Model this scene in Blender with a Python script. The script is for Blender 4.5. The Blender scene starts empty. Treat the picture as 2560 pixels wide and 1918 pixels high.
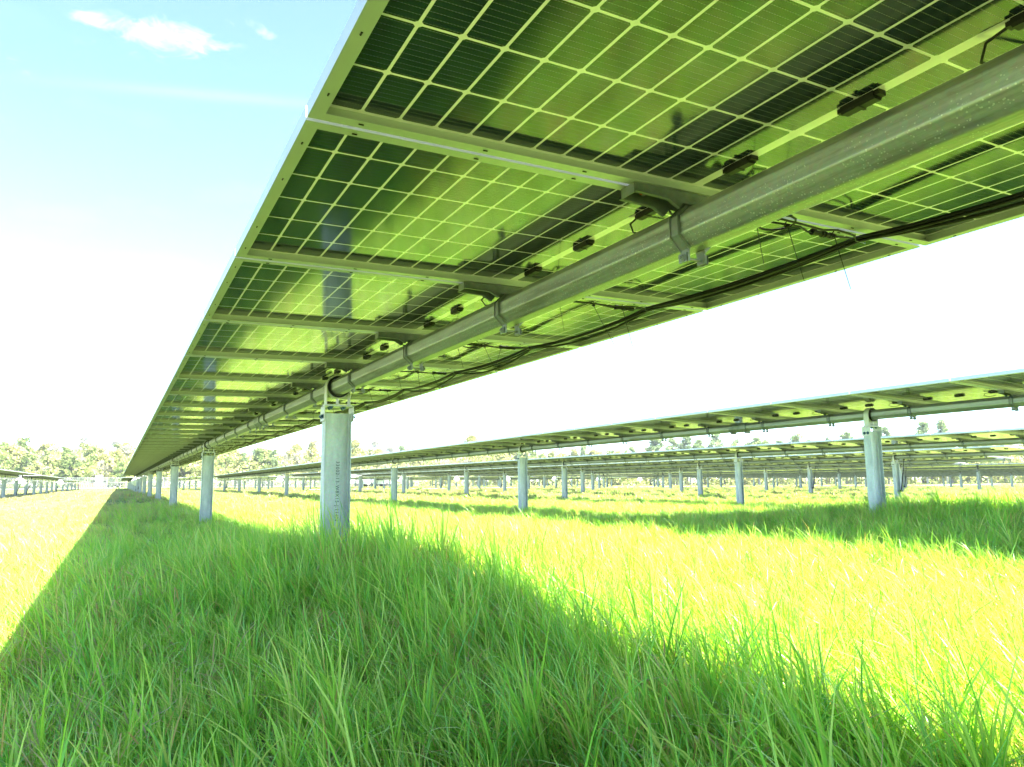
import bpy, math, random
import numpy as np
from mathutils import Vector, Matrix, noise
R=math.radians
S=bpy.context.scene
COL=S.collection
# ---------------------------------------------------------------- camera
TZ=1.5                                   # torque tube axis above the ground
YAW,PITCH,ROLL,FPX=0.493017657,0.133045089,-0.00999755557,1822.25
CAM=Vector((-1.47288542,0.0,TZ-0.738646106))
cy,sy=math.cos(YAW),math.sin(YAW);cp,sp=math.cos(PITCH),math.sin(PITCH)
fw=Vector((sy*cp,cy*cp,sp));rt=Vector((cy,-sy,0));up=rt.cross(fw)
c_,s_=math.cos(ROLL),math.sin(ROLL)
ax=c_*rt+s_*up;ay=-s_*rt+c_*up
cam=bpy.data.objects.new('camera',bpy.data.cameras.new('camera'));COL.objects.link(cam)
m=Matrix.Identity(4)
for i in range(3):
    m[i][0]=ax[i];m[i][1]=ay[i];m[i][2]=-fw[i];m[i][3]=CAM[i]
cam.matrix_world=m
cam.data.sensor_width=36;cam.data.lens=FPX/2560*36
cam.data.clip_start=0.05;cam.data.clip_end=3000
S.camera=cam
# ---------------------------------------------------------------- light
SUN=Vector((0.47,-0.50,1.0)).normalized()
EL=math.asin(SUN.z);AZ=math.atan2(SUN.x,SUN.y)
w=bpy.data.worlds.new('World');S.world=w;w.use_nodes=True
nt=w.node_tree;nt.nodes.clear()
def N(nt,t,**k):
    n=nt.nodes.new(t)
    for a,v in k.items():
        if a=='inp':
            for i,x in v.items(): n.inputs[i].default_value=x
        else: setattr(n,a,v)
    return n
def LK(nt,a,b): nt.links.new(a,b)
def MA(nt,op,a,b=None,c=None,clamp=False):
    n=nt.nodes.new('ShaderNodeMath');n.operation=op;n.use_clamp=clamp
    for i,x in enumerate((a,b,c)):
        if x is None: continue
        if isinstance(x,(int,float)): n.inputs[i].default_value=x
        else: nt.links.new(x,n.inputs[i])
    return n.outputs[0]
sky=N(nt,'ShaderNodeTexSky',sky_type='NISHITA',sun_disc=False,sun_elevation=EL,sun_rotation=AZ,air_density=.66,dust_density=.15,ozone_density=3.0)
geo=N(nt,'ShaderNodeTexCoord')
sep=N(nt,'ShaderNodeSeparateXYZ');LK(nt,geo.outputs['Generated'],sep.inputs[0])
# thin clouds: planar projection of the direction on a high layer
zz=MA(nt,'MAXIMUM',sep.outputs[2],0.03)
px=MA(nt,'DIVIDE',sep.outputs[0],zz);py=MA(nt,'DIVIDE',sep.outputs[1],zz)
cmb=N(nt,'ShaderNodeCombineXYZ');LK(nt,px,cmb.inputs[0]);LK(nt,py,cmb.inputs[1])
def blob(x,y,rx,ry,ang,amp):
    "soft cloud patch in the layer plane"
    ca,sa=math.cos(ang),math.sin(ang)
    dx=MA(nt,'SUBTRACT',px,x);dy=MA(nt,'SUBTRACT',py,y)
    a=MA(nt,'ADD',MA(nt,'MULTIPLY',dx,ca/rx),MA(nt,'MULTIPLY',dy,sa/rx))
    b=MA(nt,'ADD',MA(nt,'MULTIPLY',dx,-sa/ry),MA(nt,'MULTIPLY',dy,ca/ry))
    d=MA(nt,'ADD',MA(nt,'MULTIPLY',a,a),MA(nt,'MULTIPLY',b,b))
    return MA(nt,'MULTIPLY',MA(nt,'EXPONENT',MA(nt,'MULTIPLY',d,-1)),amp)
def dirof(u,v):
    d=fw+ax*((u-1280)/FPX)-ay*((v-959)/FPX)
    return d.x/d.z,d.y/d.z
acc=None
for (u,v,ru,rv,amp) in ((430,95,125,46,1.05),(330,88,130,30,.65),(225,48,40,18,.85),(675,90,32,24,.7),(55,168,32,22,.7),(590,55,60,14,.35),(520,118,60,16,.5)):
    x0,y0=dirof(u,v);x1,y1=dirof(u+ru,v);x2,y2=dirof(u,v-rv)
    rx=math.hypot(x1-x0,y1-y0);ry=math.hypot(x2-x0,y2-y0)
    b=blob(x0,y0,rx,ry,math.atan2(y1-y0,x1-x0),amp)
    acc=b if acc is None else MA(nt,'ADD',acc,b)
n1=N(nt,'ShaderNodeTexNoise',inp={'Scale':11.0,'Detail':10.0,'Roughness':.68,'Distortion':.6});LK(nt,cmb.outputs[0],n1.inputs['Vector'])
cl=MA(nt,'MULTIPLY',MA(nt,'SUBTRACT',MA(nt,'ADD',acc,MA(nt,'MULTIPLY',n1.outputs[0],4.4)),2.65),.6,clamp=True)
cl=MA(nt,'MULTIPLY',cl,MA(nt,'MULTIPLY',acc,2.2,clamp=True))
# contrail
x0,y0=dirof(170,200);x1,y1=dirof(800,255)
tr=blob((x0+x1)/2+.05,(y0+y1)/2,math.hypot(x1-x0,y1-y0)*.6,.03,math.atan2(y1-y0,x1-x0),.13)
n2=N(nt,'ShaderNodeTexNoise',inp={'Scale':2.2,'Detail':3.0});LK(nt,cmb.outputs[0],n2.inputs['Vector'])
wisp=MA(nt,'MULTIPLY',MA(nt,'SUBTRACT',n2.outputs[0],.55),.35,clamp=True)
cl=MA(nt,'ADD',MA(nt,'ADD',cl,tr),wisp,clamp=True)
mix=N(nt,'ShaderNodeMixRGB',inp={2:(2.2,2.3,2.35,1)});LK(nt,cl,mix.inputs[0]);LK(nt,sky.outputs[0],mix.inputs[1])
bg=N(nt,'ShaderNodeBackground',inp={1:0.05});LK(nt,mix.outputs[0],bg.inputs[0])
wo=N(nt,'ShaderNodeOutputWorld');LK(nt,bg.outputs[0],wo.inputs[0])
sl=bpy.data.lights.new('sun','SUN');sl.energy=2.2;sl.angle=R(.53);sl.color=(1,.955,.88)
so=bpy.data.objects.new('sun',sl);COL.objects.link(so);so.rotation_euler=SUN.to_track_quat('Z','Y').to_euler()
S.view_settings.view_transform='Standard';S.view_settings.look='None'
S.view_settings.exposure=4.0;S.view_settings.gamma=1
S.render.engine='CYCLES'
cy_=S.cycles;cy_.max_bounces=7;cy_.diffuse_bounces=4;cy_.glossy_bounces=4;cy_.transmission_bounces=4;cy_.transparent_max_bounces=6
cy_.use_denoising=True
rnd=random.Random(7)
# ---------------------------------------------------------------- helpers
class MB:
    def __init__(s): s.v=[];s.f=[];s.sm=[];s.mi=[]
    def add(s,vs,fs,smooth=False,mi=0):
        o=len(s.v);s.v+=[tuple(v) for v in vs]
        for f in fs: s.f.append(tuple(i+o for i in f));s.sm.append(smooth);s.mi.append(mi)
    def box(s,x0,x1,y0,y1,z0,z1,mi=0):
        s.add([(x0,y0,z0),(x1,y0,z0),(x1,y1,z0),(x0,y1,z0),(x0,y0,z1),(x1,y0,z1),(x1,y1,z1),(x0,y1,z1)],
              [(0,3,2,1),(4,5,6,7),(0,1,5,4),(1,2,6,5),(2,3,7,6),(3,0,4,7)],False,mi)
    def prism(s,pts,y0,y1,mi=0,smooth=False):
        "polygon in XZ (counter-clockwise seen from -Y) swept along Y"
        n=len(pts)
        s.add([(x,y0,z) for x,z in pts]+[(x,y1,z) for x,z in pts],
              [tuple(range(n)),tuple(range(2*n-1,n-1,-1))],False,mi)
        s.add([(x,y0,z) for x,z in pts]+[(x,y1,z) for x,z in pts],[((i+1)%n,i,n+i,n+(i+1)%n) for i in range(n)],smooth,mi)
    def strip(s,pa,pb,y0,y1,mi=0,smooth=False,closed=False):
        "shell between two open XZ polylines (outer pa, inner pb) swept in Y"
        n=len(pa);rng=range(n if closed else n-1)
        V=[(x,y0,z) for x,z in pa]+[(x,y0,z) for x,z in pb]+[(x,y1,z) for x,z in pa]+[(x,y1,z) for x,z in pb]
        F=[];G=[]
        for i in rng:
            j=(i+1)%n
            F+=[(i,j,n+j,n+i),(2*n+j,2*n+i,3*n+i,3*n+j)];G+=[(j,i,2*n+i,2*n+j),(n+i,n+j,3*n+j,3*n+i)]
        s.add(V,F,False,mi);s.add(V,G,smooth,mi)
        if not closed: s.add(V,[(0,n,3*n,2*n),(n-1,2*n+n-1,3*n+n-1,n+n-1)],False,mi)
    def tube(s,path,r,seg=6,mi=0,cap=True):
        P=[Vector(p) for p in path];n=len(P);rings=[];ref=None
        for i,p in enumerate(P):
            t=(P[min(i+1,n-1)]-P[max(i-1,0)]).normalized()
            if ref is None or abs(ref.dot(t))>.95: ref=Vector((0,0,1)) if abs(t.z)<.9 else Vector((1,0,0))
            a=t.cross(ref).normalized();b=a.cross(t);ref=b
            rr=r[i] if isinstance(r,(list,tuple)) else r
            rings.append([p+(a*math.cos(k*2*math.pi/seg)+b*math.sin(k*2*math.pi/seg))*rr for k in range(seg)])
        V=[v for g in rings for v in g]
        F=[(i*seg+k,i*seg+(k+1)%seg,(i+1)*seg+(k+1)%seg,(i+1)*seg+k) for i in range(n-1) for k in range(seg)]
        s.add(V,F,True,mi)
        if cap: s.add(V,[tuple(range(seg-1,-1,-1)),tuple((n-1)*seg+k for k in range(seg))],False,mi)
    def cyl(s,a,b,r,seg=12,mi=0): s.tube([a,b],r,seg,mi)
    def merge(s,o,off=(0,0,0)):
        s_o=len(s.v);s.v+=[(x+off[0],y+off[1],z+off[2]) for x,y,z in o.v]
        s.f+=[tuple(i+s_o for i in f) for f in o.f];s.sm+=o.sm;s.mi+=o.mi
    def mesh(s,name,*mats):
        me=bpy.data.meshes.new(name);me.from_pydata(s.v,[],s.f)
        me.polygons.foreach_set('use_smooth',s.sm);me.polygons.foreach_set('material_index',s.mi)
        for m_ in mats: me.materials.append(m_)
        me.update();return me
def ob(name,me,parent=None,loc=(0,0,0),rot=None):
    o=bpy.data.objects.new(name,me);COL.objects.link(o);o.location=loc
    if rot: o.rotation_euler=rot
    if parent: o.parent=parent
    return o
def tag(o,label=None,cat=None,group=None,kind=None):
    for k,v in (('label',label),('category',cat),('group',group),('kind',kind)):
        if v: o[k]=v
    return o
# ---------------------------------------------------------------- materials
def mat(name):
    m_=bpy.data.materials.new(name);m_.use_nodes=True;t=m_.node_tree
    return m_,t,t.nodes['Principled BSDF']
def ramp(t,fac,stops):
    r=t.nodes.new('ShaderNodeValToRGB');t.links.new(fac,r.inputs[0])
    e=r.color_ramp.elements
    while len(e)<len(stops): e.new(.5)
    for k,(p,c) in enumerate(stops): e[k].position=p;e[k].color=(*c,1)
    return r.outputs[0]
def noi(t,scale,detail=4,rough=.55,vec=None,stretch=None,obj=True):
    n=t.nodes.new('ShaderNodeTexNoise');n.inputs['Scale'].default_value=scale;n.inputs['Detail'].default_value=detail;n.inputs['Roughness'].default_value=rough
    if vec is None:
        g=t.nodes.new('ShaderNodeTexCoord') if obj else t.nodes.new('ShaderNodeNewGeometry')
        vec=g.outputs['Object'] if obj else g.outputs['Position']
    if stretch:
        mp=t.nodes.new('ShaderNodeMapping');mp.inputs['Scale'].default_value=stretch;t.links.new(vec,mp.inputs[0]);vec=mp.outputs[0]
    t.links.new(vec,n.inputs['Vector']);return n.outputs[0]
def bump(t,b,h,st=.3,d=.002):
    n=t.nodes.new('ShaderNodeBump');n.inputs['Strength'].default_value=st;n.inputs['Distance'].default_value=d
    t.links.new(h,n.inputs['Height']);t.links.new(n.outputs[0],b.inputs['Normal'])
def galv(name,lo,hi,metal=.35,rough=.42,stretch=(1,1,1),scale=18,drops=False):
    m_,t,b=mat(name)
    n=noi(t,scale,6,.6,stretch=stretch);n2=noi(t,scale*.22,3,.5,stretch=stretch)
    f=MA(t,'MULTIPLY_ADD',n2,.6,MA(t,'MULTIPLY',n,.5))
    c=ramp(t,f,[(.38,lo),(.7,hi)])
    # zinc spangle
    v=t.nodes.new('ShaderNodeTexVoronoi');v.inputs['Scale'].default_value=90
    g=t.nodes.new('ShaderNodeTexCoord');t.links.new(g.outputs['Object'],v.inputs['Vector'])
    mx=t.nodes.new('ShaderNodeMixRGB');mx.blend_type='MULTIPLY';mx.inputs[0].default_value=.14
    t.links.new(c,mx.inputs[1]);t.links.new(v.outputs['Color'],mx.inputs[2]);c=mx.outputs[0]
    if drops:
        # dried droplet spots and grime streaks
        v2=t.nodes.new('ShaderNodeTexVoronoi');v2.inputs['Scale'].default_value=125;t.links.new(g.outputs['Object'],v2.inputs['Vector'])
        sp_=MA(t,'LESS_THAN',v2.outputs['Distance'],.24)
        nz=noi(t,7,3);keep=MA(t,'GREATER_THAN',nz,.42)
        se=t.nodes.new('ShaderNodeSeparateXYZ');t.links.new(g.outputs['Object'],se.inputs[0])
        zone=MA(t,'LESS_THAN',se.outputs[2],.012)
        sel=t.nodes.new('ShaderNodeSeparateColor');t.links.new(v2.outputs['Color'],sel.inputs[0])
        k=MA(t,'MULTIPLY',MA(t,'MULTIPLY',sp_,keep),MA(t,'MULTIPLY',zone,MA(t,'GREATER_THAN',sel.outputs[0],.25)))
        mx2=t.nodes.new('ShaderNodeMixRGB');mx2.inputs[2].default_value=(.62,.64,.58,1);t.links.new(MA(t,'MULTIPLY',k,.6),mx2.inputs[0]);t.links.new(c,mx2.inputs[1]);c=mx2.outputs[0]
        gr=noi(t,3,6,.7,stretch=(6,.5,6));gm=MA(t,'MULTIPLY',MA(t,'SUBTRACT',gr,.54),5,clamp=True)
        mx3=t.nodes.new('ShaderNodeMixRGB');mx3.inputs[2].default_value=(.09,.075,.05,1);t.links.new(MA(t,'MULTIPLY',gm,.8),mx3.inputs[0]);t.links.new(c,mx3.inputs[1]);c=mx3.outputs[0]
    t.links.new(c,b.inputs['Base Color']);b.inputs['Metallic'].default_value=metal
    t.links.new(MA(t,'MULTIPLY_ADD',n,.25,rough-.1),b.inputs['Roughness'])
    bump(t,b,n,.25,.001)
    return m_
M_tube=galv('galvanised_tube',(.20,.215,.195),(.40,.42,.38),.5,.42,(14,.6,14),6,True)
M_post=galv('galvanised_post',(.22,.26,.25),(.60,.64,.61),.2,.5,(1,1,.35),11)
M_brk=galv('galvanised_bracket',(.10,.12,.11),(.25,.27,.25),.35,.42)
M_bear=galv('bearing_steel',(.5,.5,.45),(.68,.67,.6),.2,.45)
def plain(name,c,rough=.5,metal=0.,spec=.5,var=.0,scale=20):
    m_,t,b=mat(name)
    if var:
        n=noi(t,scale,5);c2=tuple(x*(1-var) for x in c);c3=tuple(min(1,x*(1+var)) for x in c)
        t.links.new(ramp(t,n,[(.3,c2),(.7,c3)]),b.inputs['Base Color'])
    else: b.inputs['Base Color'].default_value=(*c,1)
    b.inputs['Roughness'].default_value=rough;b.inputs['Metallic'].default_value=metal;b.inputs['Specular IOR Level'].default_value=spec
    return m_
M_frame=plain('anodised_aluminium',(.45,.47,.46),.38,.35,.5,.05,8)
M_black=plain('black_plastic',(.0045,.0045,.005),.5,0,.3,.3,30)
M_cable=plain('black_cable',(.004,.004,.004),.5,0,.3)
M_blue=plain('blue_coated_bolt',(.02,.075,.12),.4,.3,.5,.3,40)
M_ink=plain('black_ink',(.03,.035,.035),.8)
M_red=plain('orange_paint_mark',(.5,.08,.03),.6)
M_white=plain('white_plastic',(.75,.75,.73),.5,0,.5,.04,4)
M_top=plain('dark_glass_top',(.012,.016,.03),.12,0,.5)
# solar cells seen from the back, uv in metres
def cells():
    m_,t,b=mat('solar_cells_rear')
    uv=t.nodes.new('ShaderNodeUVMap');se=t.nodes.new('ShaderNodeSeparateXYZ');t.links.new(uv.outputs[0],se.inputs[0])
    u=MA(t,'SUBTRACT',MA(t,'ABSOLUTE',se.outputs[0]),.0135);v=MA(t,'SUBTRACT',se.outputs[1],.0165)
    PU,PV=.0915,.1835
    fu=MA(t,'PINGPONG',u,PU/2);  # distance to the nearest line at multiples of PU
    fv=MA(t,'PINGPONG',v,PV/2)
    fu=MA(t,'PINGPONG',u,PU/2)
    du=MA(t,'ABSOLUTE',MA(t,'SUBTRACT',u,MA(t,'MULTIPLY',MA(t,'ROUND',MA(t,'DIVIDE',u,PU)),PU)))
    dv=MA(t,'ABSOLUTE',MA(t,'SUBTRACT',v,MA(t,'MULTIPLY',MA(t,'ROUND',MA(t,'DIVIDE',v,PV)),PV)))
    l1=MA(t,'LESS_THAN',du,.0036);l2=MA(t,'LESS_THAN',dv,.0036)
    dia=MA(t,'LESS_THAN',MA(t,'ADD',du,dv),.0128)
    mid=MA(t,'LESS_THAN',u,.0)
    e1=MA(t,'LESS_THAN',v,.0);e2=MA(t,'GREATER_THAN',v,PV*6);e3=MA(t,'GREATER_THAN',u,PU*12)
    line=l1
    for x in (l2,dia,mid,e1,e2,e3): line=MA(t,'MAXIMUM',line,x)
    # fine busbars, ten per cell
    PB=PV/10
    vb=MA(t,'ADD',v,PB/2)
    db=MA(t,'ABSOLUTE',MA(t,'SUBTRACT',vb,MA(t,'MULTIPLY',MA(t,'ROUND',MA(t,'DIVIDE',vb,PB)),PB)))
    bus=MA(t,'LESS_THAN',db,.0009)
    dot=MA(t,'GREATER_THAN',MA(t,'SINE',MA(t,'MULTIPLY',u,900)),-.2)
    bus=MA(t,'MULTIPLY',MA(t,'MULTIPLY_ADD',dot,.5,.5),bus)
    m1=t.nodes.new('ShaderNodeMixRGB');m1.inputs[1].default_value=(.009,.020,.034,1);m1.inputs[2].default_value=(.16,.17,.12,1);t.links.new(MA(t,'MULTIPLY',bus,.8),m1.inputs[0])
    m2=t.nodes.new('ShaderNodeMixRGB');m2.inputs[2].default_value=(.86,.80,.86,1);t.links.new(m1.outputs[0],m2.inputs[1]);t.links.new(line,m2.inputs[0])
    t.links.new(m2.outputs[0],b.inputs['Base Color'])
    dirt=noi(t,5,6,.65)
    b.inputs['IOR'].default_value=1.74
    t.links.new(MA(t,'MULTIPLY_ADD',dirt,.10,.05),b.inputs['Roughness'])
    return m_
M_cell=cells()
# ---------------------------------------------------------------- ground
def gz(x,y):
    "ground height"
    d=math.hypot(x-CAM.x,y)
    z=.10*min(1,max(0,(d-10)/25))+.09*math.exp(-((x)**2+(y-5)**2)/4)-.05*math.exp(-((x-1.8)**2+(y-3.2)**2)/3)+.38*math.exp(-((x-7.8)**2/3.2+(y-5)**2/14))-.09*math.exp(-((x-4.4)**2/3+(y-4)**2/20))-.0042*max(0,min(x,120))-.004*max(0,min(x,120)-38)+.05*noise.noise(Vector((x*.16,y*.16,0)))+.018*noise.noise(Vector((x*.9,y*.9,3)))
    return z
def grid(xs,ys,name,mt):
    V=[(x,y,gz(x,y)) for y in ys for x in xs];nx=len(xs)
    F=[(j*nx+i,j*nx+i+1,(j+1)*nx+i+1,(j+1)*nx+i) for j in range(len(ys)-1) for i in range(nx-1)]
    me=bpy.data.meshes.new(name);me.from_pydata(V,[],F);me.polygons.foreach_set('use_smooth',[True]*len(F));me.materials.append(mt)
    return ob(name,me)
def soil():
    m_,t,b=mat('soil_and_dry_grass')
    g=t.nodes.new('ShaderNodeNewGeometry')
    n=noi(t,.35,5,.6,vec=g.outputs['Position']);n2=noi(t,9,6,.7,vec=g.outputs['Position'])
    c=ramp(t,MA(t,'MULTIPLY_ADD',n2,.6,MA(t,'MULTIPLY',n,.4)),[(.36,(.07,.085,.02)),(.5,(.20,.29,.06)),(.66,(.34,.35,.09))])
    t.links.new(c,b.inputs['Base Color']);b.inputs['Roughness'].default_value=.95;b.inputs['Specular IOR Level'].default_value=.1
    bump(t,b,n2,.8,.05)
    return m_
M_soil=soil()
def axis(a,b,fine0,fine1,fs):
    r=[];x=a
    while x<b:
        r.append(x)
        d=0 if fine0<=x<=fine1 else min(abs(x-fine0),abs(x-fine1))
        x+=fs+d*.12
    r.append(b);return r
gr=grid(axis(-900,1200,-6,14,.35),axis(-300,1500,-4,20,.35),'ground',M_soil);tag(gr,kind='structure')
M_gravel=plain('pale_gravel',(.52,.49,.43),.95,0,.1,.15,3)
def road(name,pts,hw):
    V=[];n=len(pts)
    for i,(x,y) in enumerate(pts):
        dx,dy=pts[min(i+1,n-1)][0]-pts[max(i-1,0)][0],pts[min(i+1,n-1)][1]-pts[max(i-1,0)][1];l=math.hypot(dx,dy)
        for k in (-1,0,1):
            X,Y=x-dy/l*hw*k,y+dx/l*hw*k;V.append((X,Y,gz(X,Y)+.05+.02*(k==0)))
    F=[(i*3+k,(i+1)*3+k,(i+1)*3+k+1,i*3+k+1) for i in range(n-1) for k in (0,1)]
    me=bpy.data.meshes.new(name);me.from_pydata(V,[],F);me.materials.append(M_gravel)
    return tag(ob(name,me),kind='structure')
road('gravel_road',[(x,78.5+.4*math.sin(x*.08)) for x in range(12,150,2)],1.7)
road('perimeter_road',[(x,168) for x in range(-90,170,4)],2.6)
# ---------------------------------------------------------------- grass
def blade_mat():
    m_,t,b=mat('grass_blade')
    at=t.nodes.new('ShaderNodeVertexColor');at.layer_name='bl'
    se=t.nodes.new('ShaderNodeSeparateColor');t.links.new(at.outputs[0],se.inputs[0])
    oi=t.nodes.new('ShaderNodeObjectInfo')
    g=t.nodes.new('ShaderNodeNewGeometry')
    n=noi(t,.55,3,.5,vec=g.outputs['Position'])
    n2=noi(t,.09,3,.5,vec=g.outputs['Position'])
    # distance along the plot: taller green sward near the camera row, thinner straw sward further off
    green=ramp(t,MA(t,'MULTIPLY_ADD',se.outputs[0],.55,MA(t,'MULTIPLY_ADD',oi.outputs['Random'],.25,MA(t,'MULTIPLY',n,.3))),
        [(.2,(.15,.42,.06)),(.42,(.23,.52,.065)),(.62,(.36,.58,.08)),(.85,(.56,.62,.14))])
    straw=ramp(t,se.outputs[0],[(.0,(.25,.30,.11)),(.5,(.35,.31,.13)),(1,(.46,.37,.18))])
    p=t.nodes.new('ShaderNodeAttribute');p.attribute_type='INSTANCER';p.attribute_name='dry'
    fac=MA(t,'GREATER_THAN',MA(t,'ADD',p.outputs['Fac'],MA(t,'MULTIPLY',n2,.25)),MA(t,'MULTIPLY_ADD',se.outputs[1],.9,.14))
    mx=t.nodes.new('ShaderNodeMixRGB');t.links.new(fac,mx.inputs[0]);t.links.new(green,mx.inputs[1]);t.links.new(straw,mx.inputs[2])
    # dead lower leaves
    dead=MA(t,'GREATER_THAN',se.outputs[1],.925)
    mx2=t.nodes.new('ShaderNodeMixRGB');mx2.inputs[2].default_value=(.52,.38,.12,1);t.links.new(dead,mx2.inputs[0]);t.links.new(mx.outputs[0],mx2.inputs[1])
    t.links.new(mx2.outputs[0],b.inputs['Base Color']);b.inputs['Roughness'].default_value=.36;b.inputs['Specular IOR Level'].default_value=.5
    tr=t.nodes.new('ShaderNodeBsdfTranslucent')
    hs=t.nodes.new('ShaderNodeHueSaturation');hs.inputs['Value'].default_value=1.35;hs.inputs['Saturation'].default_value=1.1;hs.inputs['Hue'].default_value=.49;t.links.new(mx2.outputs[0],hs.inputs['Color']);t.links.new(hs.outputs[0],tr.inputs[0])
    ms=t.nodes.new('ShaderNodeMixShader');ms.inputs[0].default_value=.42
    t.links.new(b.outputs[0],ms.inputs[1]);t.links.new(tr.outputs[0],ms.inputs[2]);t.links.new(ms.outputs[0],t.nodes['Material Output'].inputs[0])
    return m_
M_blade=blade_mat()
def tuft(name,nb,rad,hmin,hmax,wid,seg,seed,lean=.35,droop=.6):
    r=random.Random(seed);V=[];F=[];C=[]
    for i in range(nb):
        a=r.uniform(0,6.283);d=rad*math.sqrt(r.random());bx,by=d*math.cos(a),d*math.sin(a)
        h=r.uniform(hmin,hmax);w_=wid*r.uniform(.6,1.25)
        la=r.gauss(math.pi,1.25)                       # tends to lean towards -X (wind)
        ln=abs(r.gauss(lean,.22))*h;dr=max(0,r.gauss(droop,.3))
        fa=r.uniform(0,6.283);wx,wy=math.cos(fa),math.sin(fa)
        c=(r.random(),r.random(),r.random(),1)
        o=len(V)
        for k in range(seg+1):
            s=k/seg
            off=ln*(s**1.7)*(1+dr*s)
            z=h*(s-dr*.30*s**3)-.03*(k==0)
            hw=w_/2*(1-s**2.2)*(.75+.5*s) if k<seg else .0002
            x,y=bx+math.cos(la)*off,by+math.sin(la)*off
            V+=[(x-wx*hw,y-wy*hw,z),(x+wx*hw,y+wy*hw,z)];C+=[c,c]
            if k: F.append((o+2*k-2,o+2*k-1,o+2*k+1,o+2*k))
    me=bpy.data.meshes.new(name);me.from_pydata(V,[],F);me.materials.append(M_blade)
    ca=me.color_attributes.new('bl','FLOAT_COLOR','POINT');ca.data.foreach_set('color',[x for c in C for x in c])
    me.polygons.foreach_set('use_smooth',[True]*len(F))
    return bpy.data.objects.new(name,me)
tc=bpy.data.collections.new('grass_tufts')
NV=0
for k in range(8): tc.objects.link(tuft('tuft_%02d'%NV,17,.085/.24*.24,.45,1.12,.0066/.24,6,100+k,.30,.5));NV+=1   # near: unit height
for k in range(3): tc.objects.link(tuft('tuft_%02d'%NV,34,.28,.5,1.0,.011/.36,3,200+k,.36,.5));NV+=1       # middle
for k in range(3): tc.objects.link(tuft('tuft_%02d'%NV,46,.85,.45,1.0,.04/.36,2,300+k,.3,.4));NV+=1       # far
def special(name,kind,seed):
    r=random.Random(seed);V=[];F=[];C=[]
    def ribbon(pts,w_,c,fa):
        wx,wy=math.cos(fa),math.sin(fa);o=len(V)
        for k,(x,y,z) in enumerate(pts):
            hw=w_/2*(1-(k/(len(pts)-1))**3)+.0002;V.extend([(x-wx*hw,y-wy*hw,z),(x+wx*hw,y+wy*hw,z)]);C.extend([c,c])
            if k: F.append((o+2*k-2,o+2*k-1,o+2*k+1,o+2*k))
    if kind=='stalk':
        for i in range(5):
            bx,by=r.gauss(0,.15),r.gauss(0,.15);la=r.gauss(math.pi,.5);h=r.uniform(1.5,2.3);ln=r.uniform(.25,.7)
            c=(r.random(),.05,0,1);P_=[(bx+math.cos(la)*ln*(q/6)**2,by+math.sin(la)*ln*(q/6)**2,h*(q/6)*(1-.08*(q/6)**2)) for q in range(7)]
            ribbon(P_,.012,c,r.uniform(0,6.28))
            x,y,z=P_[-1]
            for j in range(9):      # seed head: small alternating spikelets
                f=j/9;px_,py_,pz_=x+math.cos(la)*.22*f,y+math.sin(la)*.22*f,z+.12*f-.16*f*f
                a=r.uniform(0,6.28);ribbon([(px_,py_,pz_),(px_+.03*math.cos(a),py_+.03*math.sin(a),pz_+.035),(px_+.05*math.cos(a),py_+.05*math.sin(a),pz_+.08)],.012,(.5,.05,0,1),a+1.5)
    else:
        for i in range(26):
            bx,by=r.gauss(0,.35),r.gauss(0,.35);la=r.uniform(0,6.28);ln=r.uniform(.3,1.1);z0=r.uniform(.08,.45)
            ribbon([(bx+math.cos(la)*ln*q/4,by+math.sin(la)*ln*q/4,z0+.18*math.sin(q*.9+i)) for q in range(5)],.022,(r.random(),.97,0,1),la+1.57)
    me=bpy.data.meshes.new(name);me.from_pydata(V,[],F);me.materials.append(M_blade)
    ca=me.color_attributes.new('bl','FLOAT_COLOR','POINT');ca.data.foreach_set('color',[x for c in C for x in c]);return bpy.data.objects.new(name,me)
for k in range(3): tc.objects.link(special('tuft_%02d'%NV,'stalk',400+k));NV+=1
for k in range(3): tc.objects.link(special('tuft_%02d'%NV,'thatch',500+k));NV+=1
rg=np.random.default_rng(5)
PT=[];SC=[];RO=[];IX=[];DR=[]
def H(x,y,d):
    n_=noise.noise(Vector((x*.55,y*.55,7)));n2_=noise.noise(Vector((x*2.1,y*2.1,1)))
    h=.215+.05*n_+.03*n2_
    h+=.25*math.exp(-((x-.1)**2/1.3+(y-4.7)**2/1.6))           # the tall clump in front of the first post
    h+=.08*math.exp(-((x-7.5)**2/5+(y-5.0)**2/5))
    if x<-1.6: h*=max(.6,1-(-1.6-x)*.25)
    if d>12: h*=max(.85,1-(d-12)*.01)
    return h
def scatter(n,r0,r1,lo,hi,kinds,fat,powr=1.):
    for _ in range(n):
        d=math.sqrt(r0*r0+(r1*r1-r0*r0)*rg.random()**powr);a=YAW+rg.uniform(lo,hi)
        x,y=CAM.x+d*math.sin(a),d*math.cos(a)
        if d<.55: continue
        if y>60 and abs(y-78.5)<1.9 and x>12: continue
        if abs(y-168)<2.8: continue
        h=H(x,y,d)*(rg.uniform(.72,1.18) if rg.random()>.10 else rg.uniform(1.25,1.8))
        dry=min(1,max(0,(d-7)/30))*.55+.10*noise.noise(Vector((x*.2,y*.2,11)))+ (.55*min(1,(-1.3-x)/1.2) if x<-1.3 else 0)+(.12 if d<7 else .0)*0
        PT.append((x,y,gz(x,y)-.01));SC.append((min(h,.27)*fat*rg.uniform(.85,1.15),)*2+(h,));RO.append((rg.normal(0,.14),rg.normal(-.05,.14),rg.normal(.25,.8)));IX.append(int(rg.integers(*kinds)));DR.append(dry)
scatter(1900,.3,3.6,-3.14,3.14,(0,8),1.0)
scatter(4600,.6,4.2,-.85,.85,(0,8),1.0,.85)
scatter(9500,4.0,9.0,-.8,.8,(0,8),1.05)
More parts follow.
